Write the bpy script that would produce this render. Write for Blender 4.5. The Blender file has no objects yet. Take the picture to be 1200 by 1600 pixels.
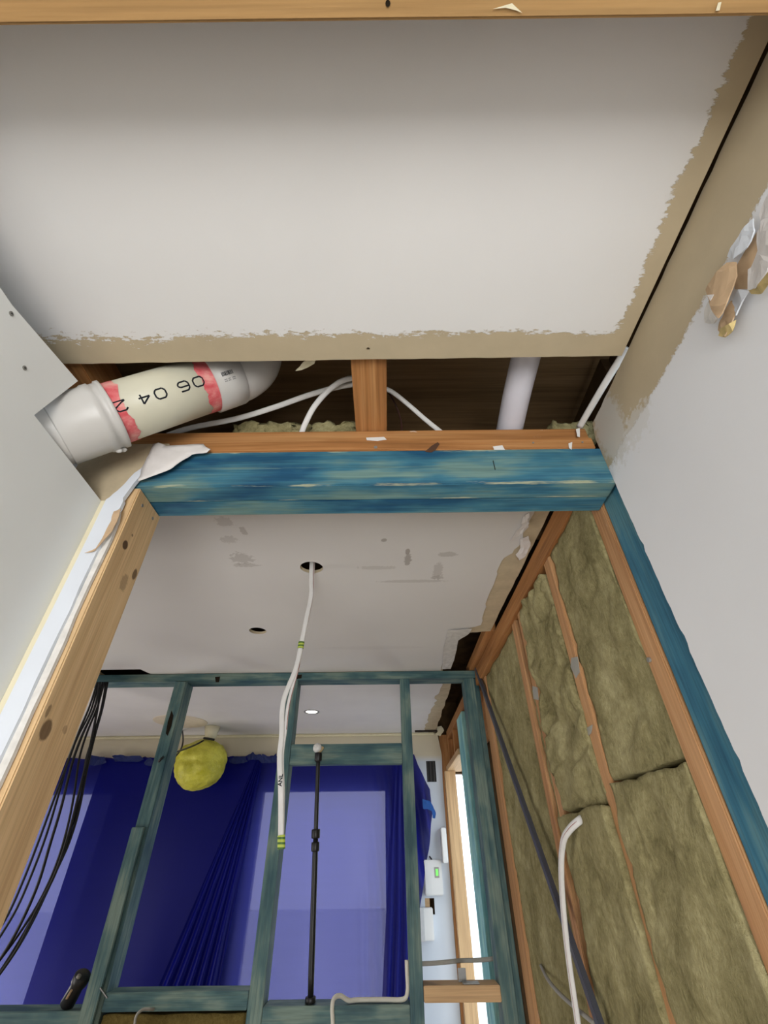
import bpy, bmesh, math, random
from mathutils import Vector, Matrix, noise
C = bpy.context.scene.collection
sc = bpy.context.scene
CAMZ = 1.7                      # eye height above the floor; everything below is written relative to the eye, then lifted
FPX, PITCH, ROLL = 690.0, math.radians(38.1), 0.012

# ------------------------------------------------------------------ camera
FW = Vector((0, math.cos(PITCH), math.sin(PITCH)))
_u = Vector((0, -math.sin(PITCH), math.cos(PITCH))); _r = Vector((1, 0, 0))
RT = _r*math.cos(ROLL) - _u*math.sin(ROLL)
UP = _u*math.cos(ROLL) + _r*math.sin(ROLL)
cam_d = bpy.data.cameras.new('camera')
cam_d.sensor_fit = 'VERTICAL'; cam_d.angle = 2*math.atan(800/FPX)
cam_d.clip_start = 0.01; cam_d.clip_end = 200
cam = bpy.data.objects.new('camera', cam_d); C.objects.link(cam)
m = Matrix.Identity(4)
for i in range(3):
    m[i][0], m[i][1], m[i][2] = RT[i], UP[i], -FW[i]
m[2][3] = CAMZ
cam.matrix_world = m
sc.camera = cam

# ------------------------------------------------------------------ world, lamps, exposure
w = bpy.data.worlds.new('overcast_sky'); sc.world = w; w.use_nodes = True
bg = w.node_tree.nodes['Background']
bg.inputs[0].default_value = (0.82, 0.91, 1.0, 1); bg.inputs[1].default_value = 2.9

def lamp(name, kind, loc, to, energy, color=(1, 1, 1), size=1, size_y=None, spot=None):
    d = bpy.data.lights.new(name, kind); d.energy = energy; d.color = color
    if kind == 'AREA':
        d.size = size
        if size_y: d.shape = 'RECTANGLE'; d.size_y = size_y
    else:
        d.shadow_soft_size = size
    if spot: d.spot_size = spot; d.spot_blend = .6
    o = bpy.data.objects.new(name, d); C.objects.link(o)
    o.location = loc
    o.rotation_euler = (Vector(to)-Vector(loc)).to_track_quat('-Z', 'Y').to_euler()
    return o
# daylight entering by the window in the back wall of the near room
lamp('back_window_daylight', 'AREA', (.02, -1.62, 1.10), (-.10, 0, 1.80), 37, (1, .975, .95), .8, 1.1)
# added fill light from the left of the middle room; no window is built there
lamp('middle_left_fill', 'AREA', (-2.35, 1.35, 1.25), (0, 1.5, 1.45), 15, (1, .95, .91), 1.0, 1.2)
# a second added fill at the left, there to brighten the far room
lamp('far_left_fill', 'AREA', (-2.4, 2.8, .9), (0, 2.8, 1.6), 12, (1, .95, .91), .8, 1.2)
# the one lit downlight
lamp('downlight_lamp', 'SPOT', (-.451, 2.836, 2.36), (-.451, 2.836, 0), 12, (1, .93, .82), .03, spot=math.radians(120))

vs = sc.view_settings
vs.view_transform = 'Standard'; vs.look = 'None'; vs.exposure = 0.0; vs.gamma = 1; vs.use_curve_mapping = False

# ------------------------------------------------------------------ helpers
def P(x, y, **k):
    """the point of the plane X=, Y= or Z= that the photograph shows at pixel x, y"""
    d = FW + RT*((x-600)/FPX) + UP*((800-y)/FPX)
    (a, v), = k.items()
    return d*(v/d['XYZ'.index(a)])
def lin(c): c /= 255; return c/12.92 if c <= .04045 else ((c+.055)/1.055)**2.4
def col(r, g, b, k=1.0): return (min(lin(r)*k, .9), min(lin(g)*k, .9), min(lin(b)*k, .9), 1)

WLOC = {}
def tag(o, label, cat, group=None):
    o['label'] = label; o['category'] = cat
    if group: o['group'] = group
    return o
def struct(o): o['kind'] = 'structure'; return o
def stuff(o): o['kind'] = 'stuff'; return o
def put(o, loc, parent=None):
    WLOC[o.name] = Vector(loc)
    if parent:
        o.parent = parent; o.location = Vector(loc) - WLOC[parent.name]
    else: o.location = loc
    return o
def empty(name, loc, label, cat, group=None):
    o = bpy.data.objects.new(name, None); o.empty_display_size = .05; C.objects.link(o)
    put(o, loc); return tag(o, label, cat, group)
def link(name, me, mat, parent=None, loc=(0, 0, 0), smooth=False):
    o = bpy.data.objects.new(name, me); C.objects.link(o)
    if mat:
        for mm in (mat if isinstance(mat, list) else [mat]): me.materials.append(mm)
    if smooth:
        for p in me.polygons: p.use_smooth = True
    return put(o, loc, parent)
def from_bm(name, bm, mat, parent=None, loc=None, smooth=False, keep=False):
    """keep: leave the mesh in room coordinates (materials that depend on the place); else origin to the middle"""
    bmesh.ops.recalc_face_normals(bm, faces=bm.faces)
    if loc is None:
        loc = Vector((0, 0, 0))
        if not keep:
            vs_ = [v.co for v in bm.verts]
            lo = Vector((min(v[i] for v in vs_) for i in range(3))); hi = Vector((max(v[i] for v in vs_) for i in range(3)))
            loc = (lo+hi)/2
            for v in bm.verts: v.co -= loc
    me = bpy.data.meshes.new(name); bm.to_mesh(me); bm.free()
    return link(name, me, mat, parent, loc, smooth)
def box_bm(bm, x0, x1, y0, y1, z0, z1, bevel=0, rough=0):
    r = bmesh.ops.create_cube(bm, size=1)
    for v in r['verts']:
        v.co = Vector(((x0+x1)/2+v.co.x*(x1-x0), (y0+y1)/2+v.co.y*(y1-y0), (z0+z1)/2+v.co.z*(z1-z0)))
    if bevel:
        es = list({e for v in r['verts'] for e in v.link_edges})
        bmesh.ops.bevel(bm, geom=es, offset=bevel, segments=2, affect='EDGES')
def box(name, x0, x1, y0, y1, z0, z1, mat, parent=None, bevel=.0015):
    bm = bmesh.new(); box_bm(bm, x0, x1, y0, y1, z0, z1, bevel)
    return from_bm(name, bm, mat, parent)
def timber(name, x0, x1, y0, y1, z0, z1, mat, parent=None, bevel=.002, tilt=(0, 0, 0)):
    """a sawn board; the mesh runs along its own X so that the grain follows its length"""
    d = [x1-x0, y1-y0, z1-z0]; c = Vector(((x0+x1)/2, (y0+y1)/2, (z0+z1)/2)); ax = d.index(max(d))
    L, a, b = {0: (d[0], d[1], d[2]), 1: (d[1], d[0], d[2]), 2: (d[2], d[1], d[0])}[ax]
    bm = bmesh.new(); box_bm(bm, -L/2, L/2, -a/2, a/2, -b/2, b/2)
    n = max(2, int(L/.12)); es = [e for e in bm.edges if abs((e.verts[0].co-e.verts[1].co).x) > L*.9]
    bmesh.ops.subdivide_edges(bm, edges=es, cuts=n)
    s = (sum(map(ord, name)) % 7) + c.x*3.1 + c.z*1.7
    for v in bm.verts:
        k = noise.noise(Vector((v.co.x*3, v.co.y*9+s, v.co.z*9)))
        v.co.y += .0012*k; v.co.z += .0012*noise.noise(Vector((v.co.x*3+9, v.co.y*9, v.co.z*9+s)))
    es = [e for e in bm.edges if len(e.link_faces) == 2 and e.calc_face_angle(0) > .8]
    bmesh.ops.bevel(bm, geom=es, offset=bevel, segments=2, affect='EDGES')
    bmesh.ops.recalc_face_normals(bm, faces=bm.faces)
    me = bpy.data.meshes.new(name); bm.to_mesh(me); bm.free()
    o = link(name, me, mat, parent, c)
    R = {0: Matrix.Identity(3), 1: Matrix.Rotation(math.pi/2, 3, 'Z'), 2: Matrix(((0, 0, -1), (0, 1, 0), (1, 0, 0)))}[ax]
    if any(tilt):
        from mathutils import Euler
        R = Euler(tilt).to_matrix() @ R
    o.rotation_euler = R.to_euler()
    return o
def timber_ab(name, a, b, wid, thk, nrm, mat, parent=None, bevel=.0015):
    """a bar from a to b, wid across, thk along nrm"""
    a, b = Vector(a), Vector(b); x = (b-a).normalized(); z = Vector(nrm); z = (z - x*z.dot(x)).normalized(); y = z.cross(x)
    L = (b-a).length
    bm = bmesh.new(); box_bm(bm, -L/2, L/2, -wid/2, wid/2, -thk/2, thk/2, bevel)
    me = bpy.data.meshes.new(name); bm.to_mesh(me); bm.free()
    o = link(name, me, mat, parent, (a+b)/2)
    o.rotation_euler = Matrix((x, y, z)).transposed().to_euler(); return o
def smooth_path(pts, sub=6):
    pts = [Vector(p) for p in pts]; out = []
    for i in range(len(pts)-1):
        p0, p1, p2, p3 = pts[max(i-1, 0)], pts[i], pts[i+1], pts[min(i+2, len(pts)-1)]
        for k in range(sub):
            t = k/sub
            out.append(.5*((2*p1)+(p2-p0)*t+(2*p0-5*p1+4*p2-p3)*t*t+(3*p1-p0-3*p2+p3)*t**3))
    out.append(pts[-1]); return out
def sweep(bm, path, ra, rb=None, n=10, nrm=None, cap=True):
    """tube along path; ra (and rb across nrm) half widths, numbers or lists"""
    path = [Vector(p) for p in path]; N = len(path)
    ra = ra if isinstance(ra, (list, tuple)) else [ra]*N
    rb = ra if rb is None else (rb if isinstance(rb, (list, tuple)) else [rb]*N)
    t0 = (path[1]-path[0]).normalized()
    u = Vector(nrm) if nrm else (Vector((0, 0, 1)) if abs(t0.z) < .9 else Vector((0, 1, 0)))
    rings = []
    for i, p in enumerate(path):
        t = (path[min(i+1, N-1)]-path[max(i-1, 0)]).normalized()
        if nrm: u = Vector(nrm)
        u = (u - t*u.dot(t)).normalized(); v = t.cross(u)
        rings.append([bm.verts.new(p + u*(rb[i]*math.sin(a)) + v*(ra[i]*math.cos(a))) for a in [2*math.pi*k/n for k in range(n)]])
    for i in range(N-1):
        for k in range(n):
            bm.faces.new((rings[i][k], rings[i][(k+1) % n], rings[i+1][(k+1) % n], rings[i+1][k]))
    if cap:
        bm.faces.new(rings[0][::-1]); bm.faces.new(rings[-1])
def tube(name, path, ra, mat, parent=None, rb=None, n=10, nrm=None, sub=6):
    bm = bmesh.new(); sweep(bm, smooth_path(path, sub) if sub else path, ra, rb, n, nrm)
    return from_bm(name, bm, mat, parent, smooth=True)
def jag(a, b, n, amp, seed=0):
    """points from a to b (b left out) with a torn wobble across"""
    rnd = random.Random(seed); a, b = Vector(a), Vector(b); d = (b-a); q = Vector((-d.y, d.x)).normalized()
    out = [a]
    for i in range(1, n):
        out.append(a + d*((i+rnd.uniform(-.35, .35))/n) + q*rnd.uniform(-amp, amp))
    return out
def plate_bm(bm, outer, holes, t, fn):
    """a slab with holes: outline in (u, v), thickness t, fn(u, v, w) -> room"""
    loops = [outer]+list(holes); es = []; vl = []
    for lp in loops:
        vv = [bm.verts.new((p[0], p[1], 0)) for p in lp]; vl.append(vv)
        es += [bm.edges.new((vv[i], vv[(i+1) % len(vv)])) for i in range(len(vv))]
    r = bmesh.ops.triangle_fill(bm, edges=es, use_beauty=True, use_dissolve=False)
    faces = [f for f in r['geom'] if isinstance(f, bmesh.types.BMFace)]
    mp = {}
    for vv in vl:
        for v in vv: mp[v] = bm.verts.new((v.co.x, v.co.y, t))
    for f in faces: bm.faces.new([mp[v] for v in reversed(f.verts)])
    for vv in vl:
        for i in range(len(vv)):
            a, b = vv[i], vv[(i+1) % len(vv)]
            bm.faces.new((a, b, mp[b], mp[a]))
    for v in list(mp)+list(mp.values()): v.co = Vector(fn(*v.co))
def plate(name, outer, holes, t, fn, mat, parent=None, keep=True):
    bm = bmesh.new(); plate_bm(bm, outer, holes, t, fn)
    return from_bm(name, bm, mat, parent, keep=keep)
def circle(cx, cy, r, n=28): return [(cx+r*math.cos(2*math.pi*k/n), cy+r*math.sin(2*math.pi*k/n)) for k in range(n)]
def rect(a, b, c, d): return [(a, c), (b, c), (b, d), (a, d)]
def flap(name, pts, mat, parent=None, thick=.0012, wrinkle=.0015, seed=0, cuts=2, smooth=False):
    """a torn sheet: outline of room points, filled, crinkled and given thickness"""
    bm = bmesh.new(); vv = [bm.verts.new(p) for p in pts]
    es = [bm.edges.new((vv[i], vv[(i+1) % len(vv)])) for i in range(len(vv))]
    bmesh.ops.triangle_fill(bm, edges=es, use_beauty=True)
    bmesh.ops.subdivide_edges(bm, edges=bm.edges[:], cuts=cuts, use_grid_fill=True)
    for v in bm.verts:
        v.co += wrinkle*Vector([noise.noise(v.co*60+Vector((seed, k*7, 0))) for k in range(3)])
    bmesh.ops.recalc_face_normals(bm, faces=bm.faces)
    g = bmesh.ops.solidify(bm, geom=bm.faces[:], thickness=thick)
    return from_bm(name, bm, mat, parent, smooth=smooth)

# ------------------------------------------------------------------ materials
class NT:
    def __init__(s, name):
        s.m = bpy.data.materials.new(name); s.m.use_nodes = True; s.t = s.m.node_tree
        s.b = s.t.nodes['Principled BSDF']; s.out = s.t.nodes['Material Output']; s._oc = None
    def put(s, sock, v):
        if isinstance(v, bpy.types.NodeSocket): s.t.links.new(v, sock)
        else: sock.default_value = v
    def n(s, typ, out=0, ins=None, **pr):
        nd = s.t.nodes.new('ShaderNode'+typ)
        for k, v in pr.items(): setattr(nd, k, v)
        for k, v in (ins or {}).items(): s.put(nd.inputs[k], v)
        return nd.outputs[out]
    def oc(s):
        if s._oc is None: s._oc = s.n('TexCoord', 'Object')
        return s._oc
    def mul(s, v, xyz): return s.n('VectorMath', ins={0: v, 1: xyz}, operation='MULTIPLY')
    def add(s, v, xyz): return s.n('VectorMath', ins={0: v, 1: xyz}, operation='ADD')
    def M(s, op, a, b=0.0, c=0.0, clamp=False): return s.n('Math', ins={0: a, 1: b, 2: c}, operation=op, use_clamp=clamp)
    def noise(s, v, scale, detail=4, rough=.55, dist=0): return s.n('TexNoise', 0, {'Vector': v, 'Scale': scale, 'Detail': detail, 'Roughness': rough, 'Distortion': dist})
    def ramp(s, f, stops):
        nd = s.t.nodes.new('ShaderNodeValToRGB'); s.t.links.new(f, nd.inputs[0]); e = nd.color_ramp.elements
        while len(e) < len(stops): e.new(.5)
        for i, (p, c) in enumerate(stops): e[i].position = p; e[i].color = c
        return nd.outputs[0]
    def mix(s, f, a, b, mode='MIX'):
        nd = s.t.nodes.new('ShaderNodeMix'); nd.data_type = 'RGBA'; nd.blend_type = mode
        s.put(nd.inputs[0], f); s.put(nd.inputs[6], a); s.put(nd.inputs[7], b); return nd.outputs[2]
    def bump(s, h, strength=.3, dist=.002):
        s.put(s.b.inputs['Normal'], s.n('Bump', ins={'Height': h, 'Strength': strength, 'Distance': dist}))
    def fin(s, color, rough=.6, spec=.3):
        s.put(s.b.inputs['Base Color'], color); s.put(s.b.inputs['Roughness'], rough); s.put(s.b.inputs['Specular IOR Level'], spec); return s.m
    def spots(s, color, lst, v=None):
        """worn marks: (centre xyz, radii xyz, colour, ragged 0..1)"""
        v = v or s.oc(); nz = s.noise(v, 90, 3)
        for c, r, k, rag in lst:
            d = s.n('VectorMath', 1, {0: s.mul(s.add(v, tuple(-q for q in c)), tuple(1/q for q in r))}, operation='LENGTH')
            d = s.M('ADD', d, s.M('MULTIPLY', s.M('SUBTRACT', nz, .5), rag*3))
            f = s.n('MapRange', ins={0: d, 1: .8, 2: 1.05, 3: 1.0, 4: 0.0})
            color = s.mix(s.M('MULTIPLY', f, k[3]), color, (k[0], k[1], k[2], 1))
        return color
def plain(name, c, rough=.5, spec=.3, var=.06, scale=30, bump=0):
    n = NT(name); f = n.noise(n.oc(), scale, 3)
    k = n.ramp(f, [(.3, (c[0]*(1-var), c[1]*(1-var), c[2]*(1-var), 1)), (.7, (min(1, c[0]*(1+var)), min(1, c[1]*(1+var)), min(1, c[2]*(1+var)), 1))])
    if bump: n.bump(f, bump, .002)
    return n.fin(k, rough, spec)
def wood(name, c1, c2, c3, knots=(), rough=.62, white=0):
    n = NT(name); o = n.oc(); r = n.n('ObjectInfo', 'Random')
    off = n.n('CombineXYZ', ins={0: n.M('MULTIPLY', r, 31.0), 1: n.M('MULTIPLY', r, 17.0), 2: n.M('MULTIPLY', r, 9.0)})
    v = n.add(o, off)
    warp = n.noise(n.mul(v, (2, 12, 12)), 1.0, 2)
    g = n.noise(n.mul(v, (2.2, 60, 60)), 1.0, 6, .6, .8)
    big = n.noise(n.mul(v, (1.6, 14, 14)), 1.0, 3)
    f = n.M('ADD', n.M('MULTIPLY', g, .6), n.M('MULTIPLY', big, .4))
    c = n.ramp(f, [(.32, c1), (.5, c2), (.66, c3)])
    fine = n.noise(n.mul(v, (5, 300, 300)), 1.0, 2)
    c = n.mix(.22, c, n.ramp(fine, [(.35, (.25, .25, .25, 1)), (.65, (1, 1, 1, 1))]), 'MULTIPLY')
    if white:
        wn = n.noise(n.mul(v, (14, 40, 40)), 1.0, 5, .7)
        c = n.mix(n.n('MapRange', ins={0: wn, 1: .68, 2: .74, 3: 0.0, 4: white}), c, (.75, .72, .66, 1))
    if knots: c = n.spots(c, knots)
    n.bump(n.M('ADD', g, n.M('MULTIPLY', fine, .5)), .25, .0015)
    return n.fin(c, rough, .25)
def stained(name, deep, mid, worn, amt=.5, light_edge=None):
    """timber with a brushed blue preservative, worn off in streaks"""
    n = NT(name); o = n.oc(); r = n.n('ObjectInfo', 'Random')
    off = n.n('CombineXYZ', ins={0: n.M('MULTIPLY', r, 23.0), 1: n.M('MULTIPLY', r, 11.0), 2: n.M('MULTIPLY', r, 5.0)})
    v = n.add(o, off)
    a = n.noise(n.mul(v, (6, 18, 18)), 1.0, 3, .5, .1)
    b = n.noise(n.mul(v, (3, 90, 90)), 1.0, 5, .6, .5)
    f = n.M('ADD', n.M('MULTIPLY', a, .7), n.M('MULTIPLY', b, .3))
    c = n.ramp(f, [(.36, deep), (.49, mid), (.60, worn)])
    st = n.noise(n.mul(v, (4, 140, 140)), 1.0, 4, .65)
    c = n.mix(n.n('MapRange', ins={0: st, 1: .60, 2: .72, 3: 0.0, 4: amt}), c, (min(worn[0]*1.5, .8), min(worn[1]*1.25, .8), worn[2], 1))
    c = n.mix(.35, c, n.ramp(n.noise(n.mul(v, (9, 260, 260)), 1.0, 2), [(.35, (.35, .35, .35, 1)), (.6, (1, 1, 1, 1))]), 'MULTIPLY')
    if light_edge:                                   # half width and half height of the board: paint rubbed off its arrises
        xx = n.n('SeparateXYZ', ins={0: o}).node
        e = n.M('MINIMUM', n.M('SUBTRACT', n.M('ABSOLUTE', xx.outputs[1]), light_edge[0]-.004), n.M('SUBTRACT', n.M('ABSOLUTE', xx.outputs[2]), light_edge[1]-.004))
        e = n.M('ADD', e, n.M('MULTIPLY', n.M('SUBTRACT', n.noise(n.mul(v, (9, 60, 60)), 1.0, 4, .6), .55), .03))
        c = n.mix(n.n('MapRange', ins={0: e, 1: 0.0, 2: .003, 3: 0.0, 4: .75}), c, col(190, 190, 158, 1.0))
    n.bump(b, .25, .0015)
    return n.fin(c, .55, .3)
def torn_paint(name, paint, board, terms, amp=.02, soft=.004, k=.03, marks=(), spk=.012, over=(), grad=None):
    """painted board whose paint is torn off along edges: paint where every (axis, sign, offset) term is > 0"""
    n = NT(name); o = n.oc(); x = n.n('SeparateXYZ', ins={0: o}); s_ = x.node
    d = None
    for ax, sg, of in terms:
        e = n.M('ADD', n.M('MULTIPLY', s_.outputs[ax], float(sg)), float(of))
        d = e if d is None else n.M('SMOOTH_MIN', d, e, k)
    n1 = n.noise(o, 14, 4, .6); n2 = n.noise(n.mul(o, (55, 160, 160)), 1.0, 5, .7)
    d = n.M('ADD', d, n.M('MULTIPLY', n.M('SUBTRACT', n1, .5), amp))
    sp_ = n.n('MapRange', ins={0: s_.outputs[0], 1: grad[0], 2: grad[1], 3: spk*2.4*grad[2], 4: spk*2.4}) if grad else spk*2.4
    d = n.M('ADD', d, n.M('MULTIPLY', n.M('SUBTRACT', n2, .5), sp_))
    f = n.n('MapRange', ins={0: d, 1: -soft/2, 2: soft/2, 3: 0.0, 4: 1.0})
    pv = n.noise(o, 5, 3); pc = n.mix(pv, paint, tuple(q*.93 for q in paint[:3])+(1,))
    if marks: pc = n.spots(pc, marks)
    bv = n.noise(o, 18, 4); bc = n.mix(bv, board, tuple(q*.82 for q in board[:3])+(1,))
    n.bump(n.M('ADD', n.M('MULTIPLY', f, 1.0), n.M('MULTIPLY', n.noise(o, 250, 3), .04)), .5, .0012)
    cc = n.mix(f, bc, pc)
    if over: cc = n.spots(cc, over)
    return n.fin(cc, .72, .2)

WHITE = (.76, .75, .735, 1)
TAN = col(174, 160, 134, 1.25)
m_white = plain('white_paint', WHITE, .7, .2, .03, 8)
m_cool = plain('cool_white_paint', (.70, .74, .80, 1), .6, .2, .03, 8)
m_panel = plain('primed_board', (.80, .815, .80, 1), .6, .25, .02, 6)
m_tan = plain('tan_board_paper', TAN, .8, .1, .10, 25)
m_core = plain('plaster_core', (.72, .70, .66, 1), .9, .1, .1, 60, .4)
m_cream = plain('cream_paint', col(205, 198, 172, 1.25), .7, .2, .05, 14)
m_yplast = plain('yellow_plaster', col(196, 176, 124, 1.1), .9, .1, .2, 60, .4)
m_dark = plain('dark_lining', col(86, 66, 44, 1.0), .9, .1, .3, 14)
m_black = plain('black_plastic', (.012, .012, .013, 1), .4, .4, .1)
m_cable_b = plain('black_cable_sheath', (.011, .011, .012, 1), .42, .35, .1)
m_cable_w = plain('white_cable_sheath', (.70, .69, .67, 1), .45, .35, .05)
m_stripe = plain('red_stripe', col(150, 70, 66), .5, .3)
m_grey = plain('grey_cable_sheath', col(160, 158, 150), .5, .3)
m_pvc = plain('cream_pvc', col(205, 202, 182, 1.0), .38, .4, .05, 12)
m_fit = plain('grey_white_pvc', col(196, 194, 190, 1.0), .35, .45, .04, 12)
m_wpipe = plain('white_pvc', col(205, 203, 212, 1.0), .35, .45, .04, 12)
m_ink = plain('black_ink', (.015, .017, .022, 1), .7, .1)
m_steel = plain('screw_steel', col(130, 128, 122), .4, .5)
m_galv = plain('galvanised_steel', col(150, 152, 152), .45, .5, .1, 40)
m_hole = plain('nail_hole_shadow', (.02, .015, .01, 1), .9, .05)
m_plank = plain('ground_concrete', (.72, .72, .70, 1), .9, .1)
m_floor = plain('floor_board', col(165, 140, 105), .6, .2, .15, 6)
m_tape = plain('blue_tape', col(22, 36, 92, 1.0), .5, .3, .12, 40)
m_paper = plain('torn_white_paper', (.74, .71, .69, 1), .8, .15, .05, 30)
m_btan = plain('torn_brown_paper', col(178, 152, 122, 1.2), .85, .1, .12, 40)
m_greenled = NT('green_screen'); m_greenled.put(m_greenled.b.inputs['Emission Color'], (.25, 1, .15, 1)); m_greenled.put(m_greenled.b.inputs['Emission Strength'], .8); m_greenled = m_greenled.fin((.1, .5, .1, 1))
m_lens = NT('lit_lens'); m_lens.put(m_lens.b.inputs['Emission Color'], (1, .93, .80, 1)); m_lens.put(m_lens.b.inputs['Emission Strength'], 9); m_lens = m_lens.fin((1, 1, 1, 1))

old1, old2, old3 = col(126, 84, 48, 1.2), col(164, 114, 68, 1.2), col(184, 138, 90, 1.2)
m_old = wood('aged_rimu_timber', old1, old2, old3)
m_oldw = wood('aged_timber_with_paint_flecks', old1, old2, old3, white=.8)
m_stud = wood('brown_framing_timber', col(140, 98, 64, 1.3), col(172, 130, 90, 1.3), col(188, 148, 108, 1.3), white=.25)
m_beam = wood('planed_pine', col(170, 132, 84, .95), col(180, 142, 92, .95), col(186, 150, 100, .95))
DK = (.10, .055, .03, .85)
m_pale = wood('pale_pine', col(168, 136, 100, 1.2), col(190, 156, 116, 1.2), col(202, 170, 128, 1.2))
m_post = None
m_blue = stained('blue_stained_timber', col(34, 84, 116, 1.0), col(66, 120, 140, 1.0), col(112, 144, 140, 1.0), .5)
m_lintel = stained('rubbed_blue_stained_timber', col(34, 84, 116, 1.0), col(66, 120, 140, 1.0), col(112, 144, 140, 1.0), .5, (.0225, .0455))
m_bluepost = stained('deep_blue_stained_timber', col(34, 82, 108, 1.2), col(54, 108, 130, 1.2), col(84, 126, 136, 1.2), .25)
m_teal = stained('teal_stained_timber', col(50, 84, 92, 1.0), col(80, 110, 110, 1.0), col(118, 138, 128, 1.0), .3)

def fluff_mat(name, c1, c2, c3):
    n = NT(name); o = n.oc()
    a = n.noise(o, 9, 6, .65, .4); b = n.noise(n.mul(o, (120, 260, 90)), 1.0, 4, .7, .6); w_ = n.noise(o, 70, 6, .75)
    f = n.M('ADD', n.M('ADD', n.M('MULTIPLY', a, .5), n.M('MULTIPLY', b, .25)), n.M('MULTIPLY', w_, .25))
    c = n.ramp(f, [(.36, c1), (.5, c2), (.64, c3)])
    n.bump(n.M('ADD', b, w_), .8, .004)
    return n.fin(c, .95, .05)
m_batt = fluff_mat('olive_glass_wool', col(96, 90, 60, 1.25), col(138, 130, 94, 1.25), col(168, 160, 122, 1.25))

# ------------------------------------------------------------------ levels and planes (relative to the eye)
YH, HZ0, HZ1 = .617, .549, .640         # lintel face, underside, top
W = .437                                 # right wall framing plane
FL = -CAMZ
YF = 3.45                                # far wall
ceil_f = lambda z: (lambda u, v, w_: (u, v, z+w_))

# ------------------------------------------------------------------ setting: floor, walls, ceilings
struct(box('floor', -2.6, .6, -1.80, 3.7, FL-.05, FL, m_floor, bevel=0))
struct(box('ground', -30, 30, -30, 30, FL-.35, FL-.30, m_plank, bevel=0))
# near ceiling board
mk = [((-.024, .428, .695), (.006, .006, .02), (.02, .02, .02, 1), .05), ((.30, .33, .695), (.006, .004, .02), (.3, .28, .25, .6), .5),
      ((.23, .34, .695), (.02, .014, .02), (.5, .5, .5, .25), .6)]
m_ceil1 = torn_paint('painted_ceiling_board', WHITE, TAN, [(1, -1, .402), (0, -1, .396), (0, 1, .60)], .030, .003, .05, (), .016, grad=(-.45, .15, 2.6))
edge = jag((.4235, .447), (-.72, .4505), 40, .0006, 3)
o = struct(plate('ceiling', [(-.72, -.03), (.4235, -.03)]+edge+[(-.72, .4505)], [circle(-.024, .428, .0032, 10)], .010, ceil_f(.695), m_ceil1))
bx = box('ceiling_lining', -.9, .60, -1.75, -.031, .695, .705, m_white, bevel=0); struct(bx)
m_cav = wood('brown_board_above', col(96, 74, 50, 1.5), col(112, 88, 60, 1.5), col(124, 98, 70, 1.5))
struct(box('ceiling_cavity_floor', -.95, .62, .0, 1.05, 1.0, 1.03, m_cav, bevel=0))
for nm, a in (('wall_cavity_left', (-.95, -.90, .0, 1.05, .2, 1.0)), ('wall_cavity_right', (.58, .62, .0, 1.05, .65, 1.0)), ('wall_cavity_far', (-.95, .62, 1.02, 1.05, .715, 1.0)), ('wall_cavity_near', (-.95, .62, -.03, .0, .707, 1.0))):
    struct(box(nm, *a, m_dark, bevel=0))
# right wall lining of the near room, jagged where it was cut at the doorway
rw = [(-1.70, FL), (.612, FL)]
ys = [(.617+random.Random(i).uniform(-.0009, .0006), FL + (i+1)*(2.365/210)) for i in range(210)]
for i in (96, 118, 119, 137, 158, 171, 172, 186): ys[i] = (ys[i][0]-.0032, ys[i][1])
top = [(.604, .700), (.592, .698)] + [(.58-i*.019, .6975+random.Random(i).uniform(-.0012, .0012)) for i in range(120)]
rw = rw + ys + top + [(-1.70, .697)]
m_rwall = torn_paint('painted_wall_board_torn_top', (.77, .775, .79, 1), TAN, [(2, -1, .582)], .030, .004, .03, [], .012, over=[((.43, .565, .64), (.05, .05, .085), (.60, .585, .545, .8), .35), ((.43, .50, .575), (.05, .045, .03), (.66, .65, .62, .6), .8)])
_n = m_rwall
wr = struct(plate('wall_right', [(p[0], p[1]) for p in rw], [], .010, lambda u, v, w_: (.4305+w_, u, v), m_rwall))
# left wall lining with a notch for the pipe
pz = [(-1.70, FL), (.617, FL), (.617, .512), (.417, .515), (.443, .634), (.30, .606), (-.5, .60), (-1.70, .60)]
wl = struct(plate('wall_left', pz, [], .012, lambda u, v, w_: (-.51-w_, u, v), m_panel))
for x, y in ((17, 490), (38, 575)):
    q = P(x, y, X=-.51)
    bm = bmesh.new(); sweep(bm, [q+Vector((.0012, 0, 0)), q+Vector((-.004, 0, 0))], [.0034, .0030], n=14); from_bm('screw', bm, m_steel, wl)
    bm = bmesh.new(); sweep(bm, [q+Vector((.0016, 0, 0)), q+Vector((.0010, 0, 0))], .0013, n=8); from_bm('screw_recess', bm, m_black, wl)
struct(plate('wall_back', rect(-.9, .6, FL, .70), [rect(-.52, .32, -1.32, -.18)], .05, lambda u, v, w_: (u, -1.75+w_, v), m_white))
struct(box('wall_left_cavity_back', -.92, -.90, -1.75, .70, FL, .2, m_dark, bevel=0))
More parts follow.
